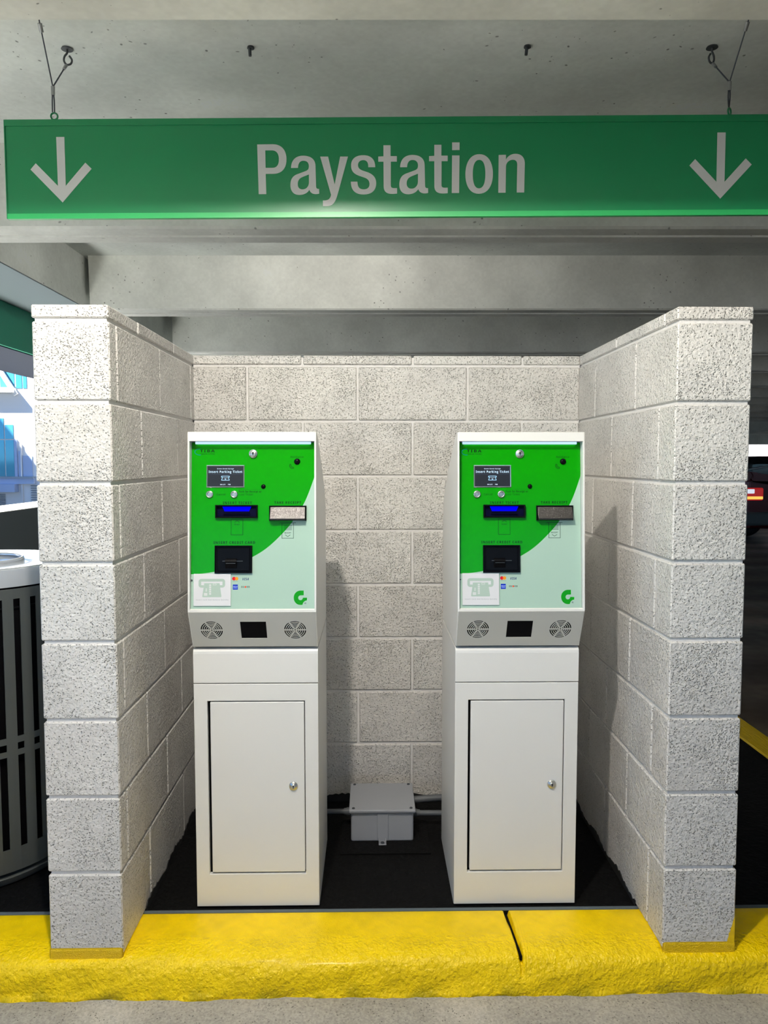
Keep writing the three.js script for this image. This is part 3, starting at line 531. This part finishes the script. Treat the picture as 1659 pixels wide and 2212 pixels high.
  { const s = new THREE.Shape([[-0.040, 0.0135], [0.040, 0.0135], [0.034, 0.0005], [-0.034, 0.0005]].map((p) => new THREE.Vector2(...p))); part('slot_light', new THREE.ExtrudeGeometry(s, { depth: 0.001, bevelEnabled: false }).translate(0, 0, 0.0012), M.blueGlow, tk, 'blue light in the slot'); }
  const rc = at(part('receipt_slot', merge([ring(0.1035, 0.042, 0.003, 0.006), box(0.100, 0.038, 0.002, 0, 0, 0.001)]), M.blackPlastic, k, 'black receipt outlet with a textured flap'), 0.0970, 0.1985);
  { const w = 0.0975, flap = extrudeX([[0.003, 0.0165], [0.0055, 0.0168], [0.0178, -0.0155], [0.017, -0.0195], [0.003, -0.0205]], -w / 2, w / 2, 0.0012); part('receipt_flap', metreUV(flap, 0.09), M.texturedBlack, rc); }
  const cr = at(part('card_reader', merge([ring(0.1037, 0.0766, 0.0032, 0.007), box(0.100, 0.073, 0.002, 0, 0, 0.001)]), M.blackPlastic, k, 'black credit card reader'), -0.0532, 0.3266);
  part('card_bezel', merge([ring(0.090, 0.064, 0.002, 0.003).translate(0, 0, 0.002), extrudeX([[0.002, 0.004], [0.012, -0.001], [0.014, -0.006], [0.006, -0.024], [0.002, -0.026]], -0.022, 0.010, 0.001)]), M.blackPlastic, cr);
  part('card_mouth', merge([box(0.056, 0.0016, 0.001, -0.001, -0.0045, 0.0122), box(0.026, 0.0012, 0.0008, -0.006, -0.0105, 0.0138)]), M.darkSteel, cr);
  at(part('instruction_sign', box(0.1023, 0.0886, 0.0022, 0, 0, 0.0012), [M.stickerEdge, M.stickerEdge, M.stickerEdge, M.stickerEdge, M.sticker, M.stickerEdge], k, 'square white sign showing how to insert a card'), -0.1117, 0.4107, 0.001);
  at(part('panel_latch', box(0.004, 0.003, 0.004, 0, 0, 0), M.darkSteel, k), -0.1685, 0.384, 0.001);
  return k;
}
const kioskA = buildKiosk('white pay kiosk standing next to the left block wall');
const kioskB = kioskA.clone(); kioskB.name = numbered('pay_kiosk'); kioskB.position.x = 0.4005; scene.add(kioskB);
kioskB.userData = { ...kioskA.userData, label: 'white pay kiosk standing next to the right block wall' };

// ================================================================ JUNCTION BOX AND CONDUITS
{
  const b = thing('junction_box', 'grey plastic junction box on the black floor between the kiosks', 'box', [0.020, PLAT, -0.68]);
  part('box_body', rbox(0.213, 0.106, 0.196, 0.008, 0, 0.053, 0, 3), M.boxGrey, b);
  part('box_lid', merge([rbox(0.226, 0.010, 0.218, 0.003, 0, 0.111, 0, 2), rbox(0.219, 0.006, 0.206, 0.002, 0, 0.1035, 0, 2)]), M.boxGrey, b);
  part('front_rib', rbox(0.038, 0.098, 0.006, 0.0015, 0.002, 0.054, 0.098), M.boxGrey, b);
  for (const [x, z] of [[-0.098, -0.096], [0.098, -0.096], [-0.098, 0.094], [0.098, 0.094]]) part('lid_screw', merge([new THREE.CylinderGeometry(0.0045, 0.0055, 0.003, 16).translate(x, 0.117, z), box(0.007, 0.001, 0.0014, x, 0.1188, z)]), M.darkSteel, b);
  const tab = part('mounting_tab', merge([rbox(0.026, 0.005, 0.028, 0.002, 0.0005, 0.0032, 0.113), box(0.0025, 0.012, 0.024, -0.011, 0.008, 0.110), box(0.0025, 0.012, 0.024, 0.012, 0.008, 0.110)]), M.boxGrey, b);
  part('tab_screw', new THREE.CylinderGeometry(0.006, 0.007, 0.004, 16).translate(0.0005, 0.007, 0.117), M.darkSteel, tab);
  part('cable_gland', merge([new THREE.CylinderGeometry(0.014, 0.014, 0.012, 8).rotateZ(Math.PI / 2).translate(0.118, 0.055, 0.0), new THREE.CylinderGeometry(0.012, 0.0105, 0.012, 16).rotateZ(Math.PI / 2).translate(0.128, 0.055, 0)]), M.pipeShaded, b);
  part('cable_gland', merge([new THREE.CylinderGeometry(0.014, 0.014, 0.012, 8).rotateZ(Math.PI / 2).translate(-0.118, 0.062, 0.0), new THREE.CylinderGeometry(0.0105, 0.012, 0.012, 16).rotateZ(Math.PI / 2).translate(-0.128, 0.062, 0)]), M.pipeShaded, b);
  const pipe = (label, g) => { const m = shadowed(new THREE.Mesh(g, M.pipeShaded)); m.name = numbered('conduit_pipe'); m.userData = { label, category: 'pipe' }; scene.add(m); };
  pipe('front grey conduit pipe running right from the junction box', tube([[0.150, PLAT + 0.054, -0.68], [0.24, PLAT + 0.053, -0.68], [0.36, PLAT + 0.050, -0.682]], 0.0095, 20, 14));
  pipe('rear grey conduit pipe close to the back wall right of the junction box', tube([[0.128, PLAT + 0.060, -0.77], [0.20, PLAT + 0.066, -0.77], [0.36, PLAT + 0.072, -0.775]], 0.0125, 20, 14));
  pipe('dark conduit pipe running left from the junction box behind the left kiosk', tube([[-0.112, PLAT + 0.062, -0.68], [-0.17, PLAT + 0.061, -0.681], [-0.30, PLAT + 0.058, -0.684]], 0.0085, 20, 14));
  part('floor_patch', rbox(0.30, 0.006, 0.24, 0.002, 0.03, PLAT + 0.0005, -0.62), M.black, scene); scene.children[scene.children.length - 1].userData = { kind: 'structure' };
}

// ================================================================ LITTER BIN
{
  const cx = -1.315, cz = -0.555, R = 0.30, t = 0.004;
  const c = thing('litter_bin', 'round grey slotted metal litter bin beside the left block wall', 'bin', [cx, PLAT, cz]);
  const cell = (a0, a1, y0, y1) => {   // curved plate between two angles (from +z towards +x), with thickness
    const n = 2, pos = [], idx = [];
    for (let i = 0; i <= n; i++) { const a = a0 + (a1 - a0) * i / n; for (const [r, y] of [[R, y0], [R, y1], [R - t, y1], [R - t, y0]]) pos.push(Math.sin(a) * r, y, Math.cos(a) * r); }
    for (let i = 0; i < n; i++) for (let k = 0; k < 4; k++) { const p = i * 4 + k, q = i * 4 + (k + 1) % 4; idx.push(p, p + 4, q, q, p + 4, q + 4); }
    idx.push(0, 1, 2, 0, 2, 3, n * 4, n * 4 + 2, n * 4 + 1, n * 4, n * 4 + 3, n * 4 + 2);
    const g = new THREE.BufferGeometry(); g.setAttribute('position', new THREE.Float32BufferAttribute(pos, 3)); g.setAttribute('uv', new THREE.Float32BufferAttribute(new Float32Array(pos.length / 3 * 2), 2)); g.setIndex(idx); const f = g.toNonIndexed(); f.computeVertexNormals(); return f;
  };
  const D = Math.PI / 180, sheet = [];
  const bands = []; 
  for (let i = 0; i < 36; i++) {
    const s0 = (47.8 + i * 10) * D, s1 = s0 + 3.95 * D, e = s0 + 10 * D;
    part('slat', cell(s1, e, 0.114, 0.881), M.canGrey, c);
    for (const [y0, y1] of [[0.401, 0.418], [0.440, 0.459]]) bands.push(cell(s0, s1, y0, y1));
    bands.push(cell(s0, e, 0.881, 0.911), cell(s0, e, 0.043, 0.114));
  }
  part('body_bands', merge(bands), M.canGrey, c);
  part('base_ring', new THREE.LatheGeometry([[0.02, 0], [0.283, 0], [0.289, 0.004], [0.298, 0.024], [0.298, 0.028], [0.27, 0.030], [0.02, 0.030]].map((p) => new THREE.Vector2(...p)), 64), M.canGrey, c);
  part('inner_liner', new THREE.LatheGeometry([[0.01, 0.03], [0.272, 0.032], [0.276, 0.845], [0.281, 0.847], [0.281, 0.852], [0.268, 0.852], [0.262, 0.05], [0.01, 0.045]].map((p) => new THREE.Vector2(...p)), 56), M.canLiner, c);
  const lid = part('lid', new THREE.LatheGeometry([[0.144, 0.950], [0.144, 0.972], [0.285, 0.974], [0.298, 0.9725], [0.302, 0.968], [0.302, 0.9175], [0.299, 0.9165], [0.299, 0.955], [0.285, 0.962], [0.149, 0.960], [0.144, 0.950]].map((p) => new THREE.Vector2(...p)), 72), M.canLid, c);
  part('opening_rim', new THREE.TorusGeometry(0.147, 0.006, 12, 56).rotateX(Math.PI / 2).translate(0, 0.974, 0), M.canLid, lid);
}

// ================================================================ CAR IN THE DARK LANE
{
  std('carRed', { color: rgb(0.10, 0.004, 0.006), roughness: 0.25 }); M.carRed.metalness = 0.2;
  std('carGlass', { color: rgb(0.008, 0.012, 0.014), roughness: 0.08 });
  std('tyre', { color: rgb(0.012, 0.012, 0.012), roughness: 0.85 });
  std('lensRed', { color: rgb(0.35, 0.012, 0.01), roughness: 0.2, emissive: rgb(0.25, 0.01, 0.01) }); std('lensClear', { color: rgb(0.75, 0.78, 0.82), roughness: 0.2, emissive: rgb(0.75, 0.8, 0.9), emissiveIntensity: 0.7 }); std('lensAmber', { color: rgb(0.9, 0.5, 0.05), roughness: 0.2, emissive: rgb(1.0, 0.62, 0.12), emissiveIntensity: 0.8 });  // lens glow added so the tail light shows in the dark lane
  std('trim', { color: rgb(0.6, 0.62, 0.65), metalness: 0.8, roughness: 0.3 }); std('carGrey', { color: rgb(0.10, 0.105, 0.10), roughness: 0.6 });
  const c = thing('parked_car', 'dark red parked car half hidden behind the right block wall', 'car', [6.05, 0.008, -10.3]);
  const prof = (pts, z0, z1, b) => { const s = new THREE.Shape(); s.moveTo(...pts[0]); s.splineThru(pts.slice(1).map((p) => new THREE.Vector2(...p))); s.lineTo(...pts[0]); return new THREE.ExtrudeGeometry(s, { depth: z1 - z0 - 2 * b, bevelEnabled: true, bevelSize: b, bevelThickness: b, bevelOffset: -b, bevelSegments: 4, curveSegments: 24 }).translate(0, 0, z0 + b); };
  part('body', prof([[0.02, 0.30], [0.0, 0.45], [0.0, 0.62], [0.01, 0.95], [0.05, 1.12], [0.3, 1.16], [2.9, 1.06], [3.9, 0.95], [4.45, 0.78], [4.55, 0.55], [4.5, 0.28], [2.2, 0.22]], -1.8, 0, 0.09), M.carRed, c);
  part('cabin', prof([[0.04, 1.05], [0.07, 1.30], [0.16, 1.45], [0.6, 1.465], [1.6, 1.46], [2.4, 1.38], [3.3, 1.02]], -1.66, -0.14, 0.12), M.carGlass, c);
  part('roof', prof([[0.14, 1.45], [0.4, 1.478], [1.6, 1.475], [2.35, 1.41], [1.6, 1.44], [0.5, 1.45]], -1.55, -0.25, 0.02), M.carRed, c);
  part('window_trim', tube([[-0.02, 1.245, -0.12], [0.10, 1.255, -0.13], [0.4, 1.30, -0.13], [0.9, 1.33, -0.13], [1.6, 1.30, -0.13]], 0.017, 30, 8), M.trim, c);
  part('bumper', rbox(0.5, 0.24, 1.86, 0.06, 0.20, 0.46, -0.9, 3), M.carGrey, c);
  for (const z of [-0.06, -1.74]) {
    const tl = part('tail_light', rbox(0.34, 0.21, 0.16, 0.03, 0.14, 0.86, z, 3), M.lensRed, c, 'tail light with added lens glow');
    part('clear_lens', rbox(0.17, 0.09, 0.166, 0.02, 0.08, 0.905, z), M.lensClear, tl); part('amber_lens', rbox(0.30, 0.055, 0.169, 0.015, 0.15, 0.80, z), M.lensAmber, tl);
  }
  for (const x of [0.88, 3.6]) for (const z of [-0.09, -1.71]) {
    const w = part('wheel', new THREE.TorusGeometry(0.245, 0.085, 16, 40).translate(x, 0.33, z), M.tyre, c);
    part('rim', latheZ([[0.001, 0.03], [0.05, 0.035], [0.07, 0.01], [0.18, 0.03], [0.205, 0.05], [0.205, -0.05]], 30).translate(x, 0.33, z), M.trim, w);
  }
}
{
  const r = structure('ramp_beam', metreUV(box(5, 0.30, 0.5), 1.8), M.concreteLight); r.position.set(8.8, 2.16, -17.5); r.rotation.z = 0.16;
}

// ================================================================ OUTSIDE
{
  structure('street_ground', span(-160, 160, -4.3, -4.0, -160, 160), new THREE.MeshStandardMaterial({ color: rgb(0.05, 0.052, 0.056), roughness: 0.9, name: 'street' }));
  std('facade', { color: rgb(0.80, 0.80, 0.79), roughness: 0.7 }); std('facadeBlue', { color: rgb(0.42, 0.52, 0.72), roughness: 0.6 });
  phys('officeGlass', { color: rgb(0.05, 0.22, 0.34), roughness: 0.05, metalness: 0.35, specularIntensity: 1 }); std('mullion', { color: rgb(0.30, 0.36, 0.42), roughness: 0.5 }); std('louvre', { color: rgb(0.22, 0.24, 0.27), roughness: 0.6 });
  const D = 50, z = 1.92 - D, s = D / 1637, X = (px) => -0.0155 + (px - 802) * s, Yv = (py) => 1.3985 + (997 - py) * s;
  const b = thing('office_building', 'white and blue glazed office building seen past the left block wall', 'building', [0, 0, z]);
  const P = (name, x0, x1, y0, y1, d0, d1, m) => part(name, span(X(x0), X(x1), Yv(y1), Yv(y0), d0, d1), m, b);
  P('wall', -520, 130, 300, 1160, -8, 0, M.facade);
  for (let i = -3; i < 2; i++) { P('window', i * 20 + 1, i * 20 + 18.5, 905 + i * 14, 949, -0.02, 0.03, M.officeGlass); P('window', i * 20 + 1, i * 20 + 18.5, 951.5, 1029, -0.02, 0.03, M.officeGlass); }
  P('wall_panel', 48, 53, 975, 1029, 0, 0.05, M.facadeBlue); P('wall_panel', 57, 77, 985, 1029, 0, 0.05, M.facadeBlue);
  P('window_sill', -90, 82, 1029, 1033, 0, 0.35, M.mullion);
  P('spandrel_band', -90, 82, 1033, 1045, 0, 0.25, M.facadeBlue); P('spandrel_band', -90, 46, 1045, 1062, 0, 0.6, M.facadeBlue);
  for (let i = 0; i < 8; i++) { P('louvre_slat', -60, 17, 1067 + i * 3.4, 1069 + i * 3.4, 0, 0.12, M.louvre); P('louvre_slat', 73, 90, 1048 + i * 5, 1050 + i * 5, 0, 0.12, M.louvre); }
  P('down_pipe', 53, 56, 960, 1090, 0, 0.12, M.facade);
  P('pilaster', 40, 46, 950, 1030, 0, 0.1, M.facadeBlue);
  // upper floor set back behind a white ledge, with a slanted brace before the glass
  P('ledge', -160, 48, 842, 852, 0, 0.7, M.facade);
  for (const [x0, x1] of [[-14, 12], [14, 44], [47, 60], [62, 70]]) P('window', x0, x1, 796, 842, -0.02, 0.03, M.officeGlass);
  const br = part('brace', box(0.28, 2.6, 0.2), M.facade, b); br.position.set(X(27), Yv(820), 0.2); br.rotation.z = 0.55;
  const fw = thing('far_building', 'white sunlit building showing beyond the far end of the dark garage', 'building', [34, -4, -60]);
  part('wall', span(-22, 22, 0, 14, -6, 0), M.facade, fw); for (let i = 0; i < 8; i++) part('wall_joint', span(-21 + i * 6, -20.95 + i * 6, 0, 14, 0, 0.03), M.mullion, fw); part('parapet_cap', span(-22.2, 22.2, 14, 14.3, -6.2, 0.2), M.facade, fw);
  // lower block added out of view to the left so its roof line shades the glazed front
  const n = thing('added_shade_block', 'added unseen block shading the glazed office building from the left', 'building', [-47, -4, -30]);
  part('wall', span(-7.5, 7.5, 0, 27.7, -17.5, 10), M.facade, n); part('roof_slab', span(-7.6, 7.6, 27.7, 28.0, -17.6, 10.1), M.concrete, n);
}

// ================================================================ CEILING LAMP AND ADDED FILL LAMP
std('lampGlow', { color: rgb(0.9, 0.9, 0.88), emissive: rgb(1.0, 0.97, 0.90), emissiveIntensity: 2.5, roughness: 0.4 });
std('lampBody', { color: rgb(0.7, 0.7, 0.7), roughness: 0.5 });
function ceilingLamp(label, x, y, z, power, color = 0xfff7ec) {
  const l = thing('ceiling_lamp', label, 'lamp', [x, y, z]);
  part('lamp_canopy', new THREE.CylinderGeometry(0.06, 0.075, DECK - y - 0.045, 24).translate(0, (DECK - y + 0.045) / 2, 0), M.lampBody, l);
  part('lamp_globe', new THREE.SphereGeometry(0.05, 24, 16), M.lampGlow, l);
  const p = new THREE.PointLight(color, power, 0, 2); p.name = 'lamp_bulb'; p.castShadow = true; p.shadow.radius = 1.6; l.add(p);
}
ceilingLamp('white ceiling lamp hanging over the bay in front of the sign', -0.30, 2.585, 1.05, LAMP_MAIN);
ceilingLamp('added unseen lamp between the beams brightening the beam behind the block bay', -0.2, 2.67, -2.2, LAMP_ADDED);  // added out of view to brighten the next beam

renderer.render(scene, camera);
